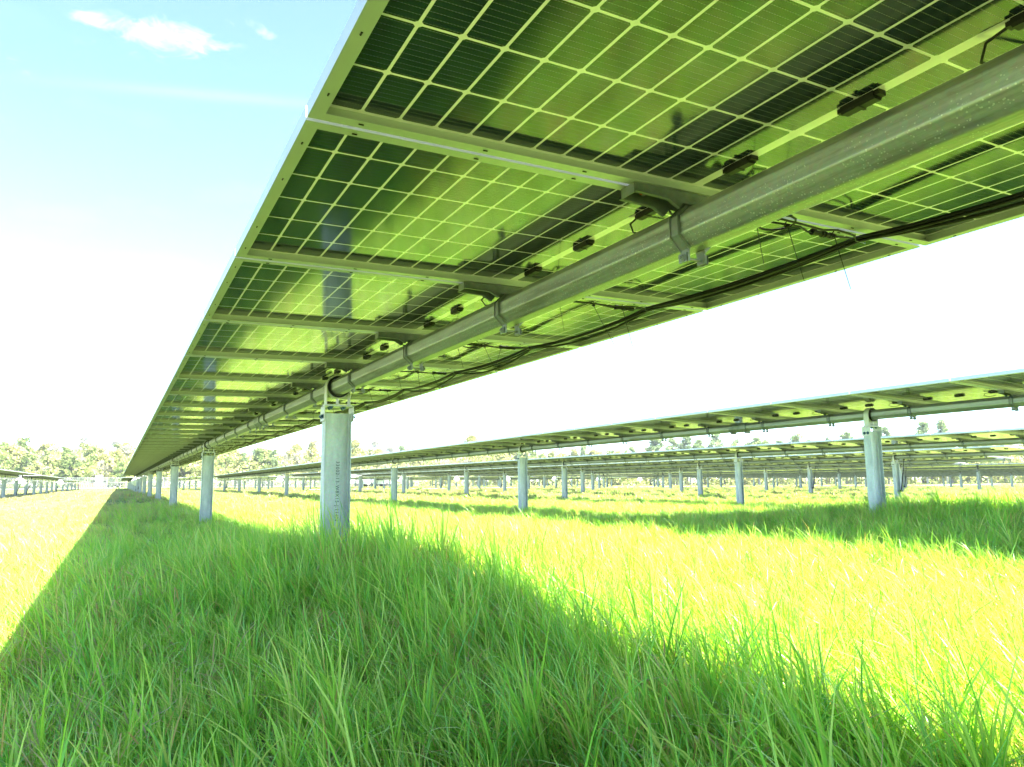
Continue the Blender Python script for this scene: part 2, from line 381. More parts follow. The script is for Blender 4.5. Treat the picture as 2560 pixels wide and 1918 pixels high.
scatter(1500,3.6,9.0,.8,1.7,(8,11),1.0);scatter(1200,3.6,9.0,-1.7,-.8,(8,11),1.0)
scatter(12000,8.5,26,-.82,.82,(8,11),1.0)
scatter(12000,25,72,-.85,.85,(11,14),1.0,.9)
scatter(7000,70,165,-.85,.85,(11,14),1.5)
scatter(3500,8,13.5,-.15,.85,(8,11),1.0)
scatter(450,.6,5.5,-.9,.9,(17,20),1.0)
for _ in range(300):      # taller clumps along the sunny edge
    x,y=rg.uniform(-.5,1.3),rg.uniform(.75,3.8)
    if math.hypot(x-CAM.x,y)<1.1: continue
    PT.append((x,y,gz(x,y)-.01));h=rg.uniform(.30,.46);SC.append((.27,.27,h));RO.append((rg.normal(0,.1),rg.normal(-.1,.1),rg.normal(.2,.7)));IX.append(int(rg.integers(0,8)));DR.append(.0)
gm=bpy.data.meshes.new('meadow_grass');gm.from_pydata(PT,[],[])
a_=gm.attributes.new('scl','FLOAT_VECTOR','POINT');a_.data.foreach_set('vector',np.array(SC,dtype=np.float32).ravel())
a_=gm.attributes.new('rot','FLOAT_VECTOR','POINT');a_.data.foreach_set('vector',np.array(RO,dtype=np.float32).ravel())
a_=gm.attributes.new('idx','INT','POINT');a_.data.foreach_set('value',np.array(IX,dtype=np.int32))
a_=gm.attributes.new('dry','FLOAT','POINT');a_.data.foreach_set('value',np.array(DR,dtype=np.float32))
go=ob('meadow_grass',gm);tag(go,'tall green and straw coloured meadow grass growing under and between the panel rows','grass',kind='stuff')
ng=bpy.data.node_groups.new('grass_nodes','GeometryNodeTree')
ng.interface.new_socket('Geometry',in_out='INPUT',socket_type='NodeSocketGeometry');ng.interface.new_socket('Geometry',in_out='OUTPUT',socket_type='NodeSocketGeometry')
gi=ng.nodes.new('NodeGroupInput');gout=ng.nodes.new('NodeGroupOutput')
ci=ng.nodes.new('GeometryNodeCollectionInfo');ci.inputs[0].default_value=tc;ci.inputs['Separate Children'].default_value=True;ci.inputs['Reset Children'].default_value=True
ip=ng.nodes.new('GeometryNodeInstanceOnPoints');ip.inputs['Pick Instance'].default_value=True
def na(name,ty):
    n=ng.nodes.new('GeometryNodeInputNamedAttribute');n.data_type=ty;n.inputs[0].default_value=name
    return next(o for o in n.outputs if o.enabled and o.name=='Attribute')
ng.links.new(gi.outputs[0],ip.inputs['Points']);ng.links.new(ci.outputs[0],ip.inputs['Instance'])
ng.links.new(na('idx','INT'),ip.inputs['Instance Index'])
e2r=ng.nodes.new('FunctionNodeEulerToRotation');ng.links.new(na('rot','FLOAT_VECTOR'),e2r.inputs[0]);ng.links.new(e2r.outputs[0],ip.inputs['Rotation'])
ng.links.new(na('scl','FLOAT_VECTOR'),ip.inputs['Scale']);ng.links.new(ip.outputs[0],gout.inputs[0])
md=go.modifiers.new('grass','NODES');md.node_group=ng
# ---------------------------------------------------------------- solar panels
P,HL,MW=1.154,1.139,1.140
V0=1.59283672;TH=0.0153568635
PB_=8*P;POST0=5.62
def panel_meshes():
    lam=MB();z=.030
    me=bpy.data.meshes.new('solar_panel')
    a,b=HL-.002,.002
    V=[(-a,b,z),(a,b,z),(a,MW-b,z),(-a,MW-b,z),(-a,b,z+.004),(a,b,z+.004),(a,MW-b,z+.004),(-a,MW-b,z+.004)]
    F=[(0,3,2,1),(4,5,6,7),(0,1,5,4),(1,2,6,5),(2,3,7,6),(3,0,4,7)]
    me.from_pydata(V,[],F);me.materials.append(M_cell);me.materials.append(M_top)
    me.polygons[1].material_index=1
    uvl=me.uv_layers.new(name='UVMap')
    for p in me.polygons:
        for li in p.loop_indices:
            v=V[me.loops[li].vertex_index];uvl.data[li].uv=(v[0],v[1])
    fr=MB();t=.0022;L=.034;h=.035
    # outer walls
    fr.box(-HL,-HL+t,0,MW,0,h);fr.box(HL-t,HL,0,MW,0,h);fr.box(-HL+t,HL-t,0,t,0,h);fr.box(-HL+t,HL-t,MW-t,MW,0,h)
    # bottom lips (mitred strips)
    for zz_,ww in ((0,L),(.028,.011)):
        z1=zz_+.0018
        A=[(-HL+t,t),(HL-t,t),(HL-t,MW-t),(-HL+t,MW-t)];B=[(-HL+ww,ww),(HL-ww,ww),(HL-ww,MW-ww),(-HL+ww,MW-ww)]
        for i in range(4):
            j=(i+1)%4;q=[A[i],A[j],B[j],B[i]]
            fr.add([(x,y,zz_) for x,y in q]+[(x,y,z1) for x,y in q],[(3,2,1,0),(4,5,6,7),(2,3,7,6)])
    # inner web of the hollow profile
    g_=.0125;g2=g_+.0018
    A=[(-HL+g_,g_),(HL-g_,g_),(HL-g_,MW-g_),(-HL+g_,MW-g_)];B=[(-HL+g2,g2),(HL-g2,g2),(HL-g2,MW-g2),(-HL+g2,MW-g2)]
    for i in range(4):
        j=(i+1)%4;q=[A[i],A[j],B[j],B[i]]
        fr.add([(x,y,.0018) for x,y in q]+[(x,y,.0298) for x,y in q],[(2,3,7,6),(0,1,5,4)])
    # drain and mounting slots in the lip: dark inserts
    for x in (-1.02,-.7,-.4,.4,.7,1.02):
        for y in (.02,MW-.02):
            fr.tube([(x-.006,y,-.0006),(x+.006,y,-.0006)],.0022,6,1)
    for y in (.12,.36,.78,1.02):
        for x in (-HL+.018,HL-.018): fr.tube([(x,y-.005,-.0006),(x,y+.005,-.0006)],.0022,6,1)
    fm=fr.mesh('panel_frame',M_frame,M_black)
    jb=MB()
    # junction box: chamfered low box with lid rim
    pts=[(-.016,0),(-.016,-.012),(-.011,-.018),(.011,-.018),(.016,-.012),(.016,0)]
    jb.prism(pts,-.043,.043);jb.box(-.013,.013,-.055,-.043,-.012,0);jb.box(-.010,.010,.043,.055,-.011,0)
    jb.box(-.0165,.0165,-.004,.004,-.0195,-.018)
    jm=jb.mesh('junction_box',M_black)
    jl=MB();jl.merge(jb)
    jl.tube([(.0,.053,-.006),(.006,.10,-.012),(.04,.13,-.028),(.09,.12,-.034),(.15,.10,-.028),(.2,.09,-.012)],.0034,6)
    jl.tube([(.0,-.053,-.006),(.02,-.075,-.015),(.045,-.06,-.024),(.09,-.05,-.03),(.16,-.06,-.012)],.0034,6)
    jlm=jl.mesh('junction_box_with_lead',M_black)
    return me,fm,jm,jlm
LAM,FRM,JBM,JLM=panel_meshes()
# whole-panel mesh without sub-parts for the farther rows
M_cellf=plain('distant_cells',(.13,.14,.13),.15,0,.6)
def joined_panel():
    me=bpy.data.meshes.new('solar_panel_far')
    v=[];f=[];mi=[]
    src=((LAM,(0,1)),(FRM,(2,3)),(JBM,(3,)))
    def put(m_,mm,off=(0,0,0)):
        o=len(v)
        v.extend([(q.co.x+off[0],q.co.y+off[1],q.co.z+off[2]) for q in m_.vertices])
        for p in m_.polygons: f.append(tuple(i+o for i in p.vertices));mi.append(mm[min(p.material_index,len(mm)-1)])
    put(LAM,(0,1));put(FRM,(2,3))
    for y in (.17,.5,.83): put(JBM,(3,),(0,y*MW,.030))
    me.from_pydata(v,[],f);[me.materials.append(x) for x in (M_cell,M_top,M_frame,M_black)]
    me.polygons.foreach_set('material_index',mi)
    uvl=me.uv_layers.new(name='UVMap')
    for p in me.polygons:
        for li in p.loop_indices:
            q=v[me.loops[li].vertex_index];uvl.data[li].uv=(q[0],q[1])
    return me
FARP=joined_panel()
# octagonal tube profile with rounded corners (apothem .0625)
def octo(r,k=3):
    pts=[];R_=r/math.cos(math.pi/8)
    for i in range(8):
        a=math.pi/8+i*math.pi/4
        c=Vector((math.cos(a),math.sin(a)))*R_
        for j in range(-k,k+1):
            aa=a+j/k*math.pi/8*.9
            q=Vector((math.cos(aa),math.sin(aa)))
            rc=r*.22;cc=c.normalized()*(R_-rc/math.cos(math.pi/8)*1.0)
            pts.append((cc.x+q.x*rc,cc.y+q.y*rc))
    return pts
OCT=octo(.0625)
def tube_mesh(y0,y1):
    mb=MB();o=OCT;inn=octo(.058)
    ys=list(np.linspace(y0,y1,max(2,int((y1-y0)/1.2))));n=len(o)
    V=[(x,y,z) for y in ys for x,z in o]
    F=[(i*n+(k+1)%n,i*n+k,(i+1)*n+k,(i+1)*n+(k+1)%n) for i in range(len(ys)-1) for k in range(n)]
    mb.add(V,F,False)
    for y in (y0,y1): mb.strip(o,inn,y-.001,y+.001,closed=True)
    return mb.mesh('torque_tube',M_tube)
def bracket_mesh():
    mb=MB();zt=.098;t=.003
    # saddle: two profiled side plates joined by a top web, flanged lower edges
    def prof(y):
        return [(-.235,zt),(-.235,zt-.026),(-.20,zt-.032),(-.12,.052),(-.066,.022),(-.066,-.01),(-.0635,-.01),(-.0635,.026),(-.045,.0635),(.045,.0635),(.0635,.026),(.0635,-.01),(.066,-.01),(.066,.022),(.12,.052),(.20,zt-.032),(.235,zt-.026),(.235,zt)]
    for s in (-1,1):
        y=s*.030
        # curved upper edge on the wings: split in quads columns
        xs=np.linspace(-.235,.235,25)
        def lo(x):
            a=abs(x)
            if a<.063: return .064
            if a<.12: return .064-(.064-.045)*min(1,(a-.063)/.02)*0+(-.03*(1-(a-.063)/.057))
            return .064+(zt-.03-.064)*((a-.12)/.115)
        for i in range(24):
            x0,x1=xs[i],xs[i+1]
            mb.add([(x0,y-t/2,lo(x0)),(x1,y-t/2,lo(x1)),(x1,y-t/2,zt),(x0,y-t/2,zt),(x0,y+t/2,lo(x0)),(x1,y+t/2,lo(x1)),(x1,y+t/2,zt),(x0,y+t/2,zt)],
                   [(0,1,2,3),(7,6,5,4),(0,4,5,1)])
            # outward flange along the lower edge
            if abs((x0+x1)/2)>.07:
                w_=.011*s
                mb.add([(x0,y,lo(x0)),(x1,y,lo(x1)),(x1,y+w_,lo(x1)),(x0,y+w_,lo(x0)),(x0,y,lo(x0)+.0025),(x1,y,lo(x1)+.0025),(x1,y+w_,lo(x1)+.0025),(x0,y+w_,lo(x0)+.0025)],
                       [(0,1,2,3),(7,6,5,4),(3,2,6,7),(0,4,5,1)])
    mb.box(-.235,.235,-.030,.030,zt-.003,zt)
    for x in (-.235,.232): mb.box(x,x+.003,-.030,.030,zt-.030,zt-.003)
    return mb.mesh('mounting_bracket',M_brk)
BRK=bracket_mesh()
def strap_mesh():
    mb=MB()
    def oc(r): 
        R_=r/math.cos(math.pi/8);return [(R_*math.cos(a),R_*math.sin(a)) for a in [math.radians(247.5-45*i) for i in range(8)]]
    a=oc(.0685);b=oc(.0632)
    # walk from bottom-left corner round the top to bottom-right corner
    mb.strip(a,b,-.019,.019)
    for sgn in (-1,1): # stiffening rims
        y=sgn*.0175
        mb.strip(oc(.0735),a,y-.0015,y+.0015)
    # ears hanging under the tube with the bolt between them
    for s in (-1,1):
        x=s*.030
        mb.box(x-.0025,x+.0025,-.016,.016,-.104,-.0655);mb.box(x-.0025+s*.010,x+.0025+s*.010,-.017,.017,-.106,-.078)
        mb.box(min(x,x+s*.012),max(x,x+s*.012),-.017,-.014,-.104,-.078);mb.box(min(x,x+s*.012),max(x,x+s*.012),.014,.017,-.104,-.078)
    return mb.mesh('tube_strap',M_brk)
STR=strap_mesh()
def hexb(mb,c,axis,r,h,mi=0):
    a=Vector(c);b=a+Vector(axis)*h;mb.tube([a,b],r,6,mi)
    mb.tube([a-Vector(axis)*.001,a+Vector(axis)*.003],r*1.45,14,mi)
    mb.tube([b,b+Vector(axis)*h*.5],r*.5,8,mi)
sb=MB();sb.cyl((-.055,0,-.092),(.055,0,-.092),.0042,8);hexb(sb,(-.043,0,-.092),(-1,0,0),.009,.008);hexb(sb,(.043,0,-.092),(1,0,0),.009,.008)
SBOLT=sb.mesh('strap_bolt',M_brk)
rv=MB();rv.cyl((0,0,.0),(0,0,-.010),.0055,8);rv.tube([(-.011,.003,-.004),(.0,-.001,-.0085),(.010,-.003,-.004)],.0022,5,1);rv.tube([(.002,-.009,-.004),(.0,-.001,-.008),(.004,.008,-.004)],.002,5,1)
RIV=rv.mesh('bracket_screw',M_brk,M_red)
# support post (origin on the tube axis)
def post_mesh(len_):
    mb=MB();b=.103;fl=.051;tf=.008;z0,z1=-len_,-.205
    mb.box(-b,-b+tf,-fl,fl,z0,z1);mb.box(b-tf,b,-fl,fl,z0,z1);mb.box(-b+tf,b-tf,-.0032,.0032,z0,z1)
    # root fillets
    for s in (-1,1):
        for u in (-1,1):
            x=s*(b-tf)
            mb.add([(x,u*.0032,z0),(x-s*.010,u*.0032,z0),(x,u*.013,z0),(x,u*.0032,z1),(x-s*.010,u*.0032,z1),(x,u*.013,z1)],[(1,2,5,4),(2,1,4,5)] if s*u>0 else [(2,1,4,5)],False)
    return mb.mesh('support_post',M_post)
POST=post_mesh(1.75)
def cap_mesh():
    mb=MB();w_=.114
    pa=[(-w_,-.268),(-w_,-.156),(-w_+.008,-.148),(w_-.008,-.148),(w_,-.156),(w_,-.268)]
    pb=[(-w_+.006,-.268),(-w_+.006,-.158),(-w_+.010,-.154),(w_-.010,-.154),(w_-.006,-.158),(w_-.006,-.268)]
    mb.strip(pa,pb,-.062,.062);return mb.mesh('post_cap',M_bear)
CAP=cap_mesh()
def bearing_mesh():
    mb=MB();n=18;ro,ri=.094,.088
    pa=[(-ro,-.138)]+[(-ro*math.cos(i/n*math.pi),ro*math.sin(i/n*math.pi)) for i in range(n+1)]+[(ro,-.138)]
    pb=[(-ri,-.138)]+[(-ri*math.cos(i/n*math.pi),ri*math.sin(i/n*math.pi)) for i in range(n+1)]+[(ri,-.138)]
    mb.strip(pa,pb,-.035,.035)
    mb.box(-.104,.104,-.042,.042,-.1475,-.1385)
    # lower cradle and its stem
    pa=[(-.088*math.cos(i/n*math.pi),-.088*math.sin(i/n*math.pi)) for i in range(n+1)];pb=[(-.085*math.cos(i/n*math.pi),-.085*math.sin(i/n*math.pi)) for i in range(n+1)]
    mb.strip(pa,pb,-.030,.030)
    mb.prism([(-.010,-.1385),(.010,-.1385),(.004,-.128),(.004,-.0875),(-.004,-.0875),(-.004,-.128)],-.030,.030)
    return mb.mesh('bearing_housing',M_bear)
BEAR=bearing_mesh()
def bush_mesh():
    mb=MB();n=40
    pa=[(.0848*math.cos(i/n*2*math.pi),.0848*math.sin(i/n*2*math.pi)) for i in range(n)]
    pb=[(.0705*math.cos(i/n*2*math.pi),.0705*math.sin(i/n*2*math.pi)) for i in range(n)]
    mb.strip(pa,pb,-.047,.047,closed=True,smooth=True);return mb.mesh('bushing',M_black)
BUSH=bush_mesh()
bb=MB()
for x in (-.055,.045): 
    for y in (-.03,.03): hexb(bb,(x,y,-.1545),(0,0,-1),.013,.014)
BB1=bb.mesh('bearing_bolt',M_blue)
def sb_(s,y):
    q=MB();hexb(q,(s*.1145,y,-.232),(s,0,0),.0135,.013);return q.mesh('side_bolt',M_blue)
SBM={(s,y):sb_(s,y) for s in (-1,1) for y in (-.024,.024)}
ib=MB()
for y in (-.024,): 
    ib.tube([(-.0945,y,-.232),(-.0905,y,-.232)],.011,14);ib.tube([(.0945,y,-.232),(.086,y,-.232)],.013,6)
# whole post for far rows
def far_post():
    mb=MB();b=.103;fl=.051
    mb.box(-b,-b+.008,-fl,fl,-1.75,-.205);mb.box(b-.008,b,-fl,fl,-1.75,-.205);mb.box(-b+.008,b-.008,-.0032,.0032,-1.75,-.205)
    w_=.114
    mb.box(-w_,-w_+.006,-.06,.06,-.268,-.15,1);mb.box(w_-.006,w_,-.06,.06,-.268,-.15,1);mb.box(-w_,w_,-.06,.06,-.15,-.144,1)
    n=10;ro,ri=.096,.088
    pa=[(-ro,-.144)]+[(-ro*math.cos(i/n*math.pi),ro*math.sin(i/n*math.pi)) for i in range(n+1)]+[(ro,-.144)]
    pb=[(-ri,-.144)]+[(-ri*math.cos(i/n*math.pi),ri*math.sin(i/n*math.pi)) for i in range(n+1)]+[(ri,-.144)]
    mb.strip(pa,pb,-.035,.035,1)
    n=14
    pa=[(.086*math.cos(i/n*2*math.pi),.086*math.sin(i/n*2*math.pi)) for i in range(n)];pb=[(.064*math.cos(i/n*2*math.pi),.064*math.sin(i/n*2*math.pi)) for i in range(n)]
    mb.strip(pa,pb,-.05,.05,2,closed=True)
    for s in (-1,1):
        for y in (-.024,.024): mb.cyl((s*.114,y,-.232),(s*.13,y,-.232),.013,6,2)
    return mb
FP=far_post();FPM=FP.mesh('support_post_far',M_post,M_bear,M_black)
def damper_mb():
    mb=MB()
    mb.cyl((.05,-.11,-1.08),(.20,-.11,-.52),.021,8);mb.cyl((.20,-.11,-.52),(.30,-.11,-.06),.011,8)
    mb.box(.27,.33,-.13,-.09,-.09,.09);mb.box(.03,.10,-.13,-.05,-1.12,-1.06)
    return mb
DMP=damper_mb().mesh('damper_strut',M_black)
def gear_mb():
    "slew drive at the table end: housing, motor, flange"
    mb=MB()
    mb.tube([(0,-.14,0),(0,.14,0)],.15,18,0);mb.tube([(0,-.19,0),(0,-.14,0)],.1,14,0);mb.tube([(0,.14,0),(0,.19,0)],.1,14,0)
    mb.tube([(.0,0,-.17),(.30,0,-.17)],.055,12,0);mb.tube([(.30,0,-.17),(.44,0,-.17)],.04,12,1)
    mb.box(-.11,.11,-.11,.11,-.26,-.12)
    # white weather cover over the motor and gearbox
    n=10;rg_=[(.02,.16),(-.10,.30),(-.26,.42),(-.44,.30),(-.56,.10)]
    pts=[[(r_*math.cos(a/n*6.283),r_*.8*math.sin(a/n*6.283),z) for a in range(n)] for z,r_ in rg_]
    V=[p for g in pts for p in g];F=[(i*n+(a+1)%n,i*n+a,(i+1)*n+a,(i+1)*n+(a+1)%n) for i in range(4) for a in range(n)]+[tuple(range(n)),tuple(range(5*n-1,4*n-1,-1))]
    mb.add(V,F,False,0)
    return mb
GEAR=gear_mb().mesh('slew_drive',M_white,M_black)
# cables
def cable_mesh(k0,k1):
    mb=MB();r=random.Random(3)
    for c in range(4):
        path=[];ox=[.0,.013,.024,.006][c];oz=[.0,.004,-.003,-.012][c]
        for k in range(k0,k1):
            sg=r.uniform(.012,.04) if c!=2 else r.uniform(.03,.065)
            dx=r.uniform(-.012,.012)
            for j in range(8):
                s=j/8;q=4*s*(1-s)
                path.append((.745+ox+dx*q,V0+k*P-.01+s*P,.088+oz-sg*q))
        mb.tube(path,0.0066 if c<3 else .005,6)
    # clips tying the bundle to the frames
    for k in range(k0,k1): mb.tube([(.735,V0+k*P-.01,.1),(.735,V0+k*P-.01,.074),(.785,V0+k*P-.01,.072),(.785,V0+k*P-.01,.1)],.0018,5,1)
    return mb.mesh('cable_bundle',M_cable,M_brk)
def conn_mesh(seed):
    mb=MB();r=random.Random(seed)
    z=.072
    x1=.60+r.uniform(-.03,.03)
    a=[(.20,.02,.10),(.24,-.01,.075),(.33,-.03+r.uniform(-.02,.02),.066),(.45,-.02,.07),(x1-.07,.0,.068),(x1-.03,.0,z)]
    b=[(.17,-.05,.10),(.21,-.06,.062),(.30,-.07,.055),(.42,-.06,.058),(.52,-.05,.06),(x1,-.06,.066),(.70,-.03,.076),(.745,0,.082)]
    mb.tube(a,.0036,6);mb.tube(b,.0036,6)
    if seed%2:   # spare lead coiled in a ring
        rr=r.uniform(.05,.065);cx=.33
        mb.tube([(cx+rr*math.cos(q*.5236),-.03+rr*.9*math.sin(q*.5236),.060-.004*math.sin(q*.5236+.5)) for q in range(14)],.0036,6)
    # mated plug pair
    for (p,q,rr) in ((x1-.035,x1+.035,.0085),(x1-.05,x1-.035,.0115),(x1-.004,x1+.004,.0115),(x1+.012,x1+.018,.011),(x1+.035,x1+.055,.0105)):
        mb.tube([(p,.0,z),(q,.0,z)],rr,10)
    mb.tube([(x1+.055,0,z),(.70,.0,z+.006),(.745,.01,z+.012)],.0036,6)
    return mb.mesh('plug_connector',M_cable)
CONN=[conn_mesh(s) for s in range(4)]
def tie_mesh(seed):
    mb=MB();r=random.Random(seed);L=r.uniform(.13,.2);dx,dy=r.uniform(-.07,.07),r.uniform(-.07,.05)
    mb.tube([(0,0,.012),(.004,.012,.004),(0,.014,-.006),(-.004,0,-.010),(0,0,-.012)],.0021,5)
    mb.box(-.005,.005,-.004,.004,-.012,-.003)
    mb.tube([(0,0,-.01),(dx*.4,dy*.4,-L*.45),(dx,dy,-L)],[.0016,.0014,.0011],5)
    return mb.mesh('cable_tie',M_cable)
TIE=[tie_mesh(s) for s in range(7)]
def put(name,me,par,loc=(0,0,0),rot=None): return ob(name,me,par,loc,rot)
def row(x,y0k,y1k,lod,label,group=None,zoff=0.,drive=True,slope=0.,th=-.045,ph=.43,pstep=None):
    """one table of panels on its tube and posts. y0k,y1k = seam indices"""
    zt=TZ-.0042*max(0,min(x,120))+zoff
    ya,yb=V0+y0k*P,V0+y1k*P
    root=bpy.data.objects.new('solar_panel_row',None);COL.objects.link(root);root.location=(x,ya+ph,zt);root.empty_display_size=.5;root.rotation_euler=(math.atan(slope),0,0)
    tag(root,label,'solar panels',group)
    px_=[]
    sp=pstep or PB_;k=math.ceil((ya-POST0)/sp)
    while POST0+k*sp<yb: px_.append(POST0+k*sp-ya);k+=1
    ct,st=math.cos(th),math.sin(th)
    pz=.100
    if lod==3:
        return root,px_,ya,yb
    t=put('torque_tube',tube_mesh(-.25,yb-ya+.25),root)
    for k in range(y1k-y0k):
        yy=k*P+.007
        j=(rnd.uniform(-.0006,.0006));L_=(-st*pz,yy,ct*pz+j)
        if lod<=1:
            pn=put('solar_panel',LAM,root,L_,(0,-th,0))
            put('panel_frame',FRM,pn)
            if k+y0k<26:
                for q,yy2 in enumerate((.17,.5,.83)):
                    put('junction_box',JLM if q==0 else JBM,pn,(0,yy2*MW,.0295))
            else:
                for yy2 in (.17,.5,.83): put('junction_box',JBM,pn,(0,yy2*MW,.0295))
        else: put('solar_panel',FARP,root,L_,(0,-th,0))
        if lod<=2 and k>0:
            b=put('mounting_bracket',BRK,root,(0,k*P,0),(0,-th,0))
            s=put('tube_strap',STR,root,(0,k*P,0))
            if lod<=1 and k+y0k<14:
                for rx,ry in ((-.222,-.017),(-.165,.017)): put('bracket_screw',RIV,b,(rx,ry,.0955))
                put('strap_bolt',SBOLT,s)
    for p in px_:
        if lod<=1:
            a=put('support_post',POST,root,(0,p,0))
            if p+ya<30:
                put('post_cap',CAP,a);put('bearing_housing',BEAR,a);put('bushing',BUSH,a)
                put('bearing_bolt',BB1,a)
                for me in SBM.values(): put('side_bolt',me,a)
            else:
                put('post_cap',CAP,a);put('bearing_housing',BEAR,a);put('bushing',BUSH,a)
        else: put('support_post',FPM,root,(0,p,0))
    if zoff<-.1:
        put('slew_drive',GEAR,root,(0,-.5,-.1))
    if drive and px_:
        for p in (px_[-1],):
            put('damper_strut',DMP,root,(0,p,0))
        if y0k>5: put('damper_strut',DMP,root,(0,px_[0],0))
    return root,px_,ya,yb
# the whole row as one small mesh for rows far off
def row_far(x,y0k,y1k,label,group,zoff=0.,cat='solar panels'):
    zt=TZ-.0042*max(0,min(x,120))-.006*max(0,min(x,120)-38)+zoff;ya,yb=V0+y0k*P,V0+y1k*P
    mb=MB();ct,st=math.cos(-.04),math.sin(-.04)
    for k in range(y1k-y0k):
        y_=k*P+.01
        def T(x_,z_): return (x_*ct-z_*st,x_*st+z_*ct)
        q=[T(-HL,.100),T(HL,.100),T(HL,.130),T(-HL,.130)]
        mb.prism(q,y_,y_+MW,1)
        # dark cell fields slightly proud of the frame underside
        for sx in (-1,1):
            x0,x1=sorted((sx*.02,sx*(HL-.035)))
            for i in range(4):
                u0=x0+(x1-x0)*i/4+.004;u1=x0+(x1-x0)*(i+1)/4-.004
                q0=T(u0,.097);q1=T(u1,.097)
                mb.add([(q0[0],y_+.034,q0[1]),(q1[0],y_+.034,q1[1]),(q1[0],y_+MW-.034,q1[1]),(q0[0],y_+MW-.034,q0[1])],[(0,3,2,1)],False,4)
    o=[(.065*math.cos(a*math.pi/4+.39),.065*math.sin(a*math.pi/4+.39)) for a in range(8)]
    mb.prism(o,-.2,yb-ya+.2,3)
    k=math.ceil((ya-POST0)/PB_)
    fst=True
    while POST0+k*PB_<yb:
        p=POST0+k*PB_-ya
        o2=len(mb.v);mb.v+=[(a,b+p,c) for a,b,c in FP.v];mb.f+=[tuple(i+o2 for i in f) for f in FP.f];mb.sm+=FP.sm;mb.mi+=[{0:0,1:3,2:2}[i] for i in FP.mi]
        last=p;k+=1
    d=damper_mb();o2=len(mb.v);mb.v+=[(a,b+last,c) for a,b,c in d.v];mb.f+=[tuple(i+o2 for i in f) for f in d.f];mb.sm+=d.sm;mb.mi+=[2]*len(d.f)
    for y_ in (-.35,):
        g=gear_mb();o2=len(mb.v);mb.v+=[(a,b+y_,c) for a,b,c in g.v];mb.f+=[tuple(i+o2 for i in f) for f in g.f];mb.sm+=g.sm;mb.mi+=[5 if i==0 else 2 for i in g.mi]
    me=mb.mesh('solar_panel_row',M_post,M_frame,M_black,M_brk,M_cellf,M_white)
    o=ob('solar_panel_row',me,None,(x,ya+.43,zt));return tag(o,label,cat,group)
GR='rows of solar panels on steel posts'
main,mp,mya,myb=row(0,-7,64,0,'nearest solar panel row hanging overhead, its glass backs and torque tube seen from below',GR,th=TH,ph=0)
# cables, connectors and ties under the nearest row
cb=put('cable_bundle',cable_mesh(-7,60),main,(0,-mya,0))
# stencilled mark on the first post
first=[o for o in main.children if o.name.startswith('support_post') and abs(o.location.y+mya-POST0)<.1][0]
fc=bpy.data.curves.new('stencil_marking','FONT');fc.body="33002-13-W8X15-J.114N";fc.size=.037;fc.align_x='CENTER';fc.align_y='CENTER';fc.space_character=1.18;fc.extrude=.0002
fc.materials.append(M_ink)
tx0=bpy.data.objects.new('stencil_marking_curve',fc);tme=bpy.data.meshes.new_from_object(tx0);tx=bpy.data.objects.new('stencil_marking',tme);COL.objects.link(tx);tx.parent=first;tx.location=(.012,-.0036,-.80)
tx.rotation_euler=(Matrix(((0,-1,0),(0,0,-1),(1,0,0))).transposed().to_euler())
# text x axis -> -Z (reads downward), text y axis -> +X, normal -> -Y
mm=Matrix(((0,1,0),(0,0,-1),(-1,0,0)));tx.rotation_euler=mm.to_euler()
for k in range(-6,46):
    y=V0+k*P-mya
    c=put('plug_connector',CONN[rnd.randrange(4)],main,(rnd.uniform(-.02,.02),y-.012,0))
    for q,xx in enumerate((.27,.42,.565)):
        if rnd.random()<.88: put('cable_tie',TIE[rnd.randrange(7)],c,(xx+rnd.uniform(-.04,.04),-.03,.066))
# second row: cables seen less
r2,_,_,_=row(7,0,64,1,'panel row just right of the nearest one, its thick post standing near the right edge',GR,.10,slope=-.004)
for i,(x,k0) in enumerate(((14,4),(21,8),(28,12),(35,17))):
    lab=['solar panel row two rows beyond the nearest one, low behind the right hand post','solar panel row three rows beyond the nearest one','solar panel row four rows beyond the nearest one','solar panel row five rows beyond the nearest one'][i]
    row(x,k0,64,2,lab,GR)
row(-7,24,48,2,'solar panel row cut by the left picture edge, its underside sloping away right',GR,-.17,th=TH,ph=-1.6,pstep=5.6)
row(-7,49,78,2,'second solar panel row on the left side, beyond the gap in the first',GR,-.20,th=TH,ph=-1.6,pstep=5.6)
for i,x in enumerate(range(42,88,7)):
    row_far(x,int((x+1.5)/math.tan(1.12)/P)-2,64,'distant solar panel row, one of many thin parallel rows far to the right','distant solar panel rows',-.03)
row(0,65,120,2,'farther solar panel row in line with the nearest row, starting where that row ends',GR,-.16,th=TH,ph=0)
for x in range(7,64,7):
    row_far(x,70,118,'solar panel row beyond the gravel track, seen between the posts','solar panel rows beyond the gravel track',-.05)
row_far(-7,79,116,'short far solar panel row ending the left line of panels before the fence',None,-.24)

put('slew_drive',GEAR,main,(0,myb-mya+.45,-.1))
cpm=MB();o1=octo(.0725);cpm.prism(o1,-.17,.17);
for x_ in (-.04,.0,.04): cpm.box(x_-.008,x_+.008,-.16,-.13,-.095,-.07);cpm.box(x_-.008,x_+.008,.13,.16,-.095,-.07)
CPL=cpm.mesh('tube_coupler',M_brk)
put('tube_coupler',CPL,r2,(0,POST0+2.25-V0,0));put('tube_coupler',CPL,main,(0,POST0+3.4-mya,0))
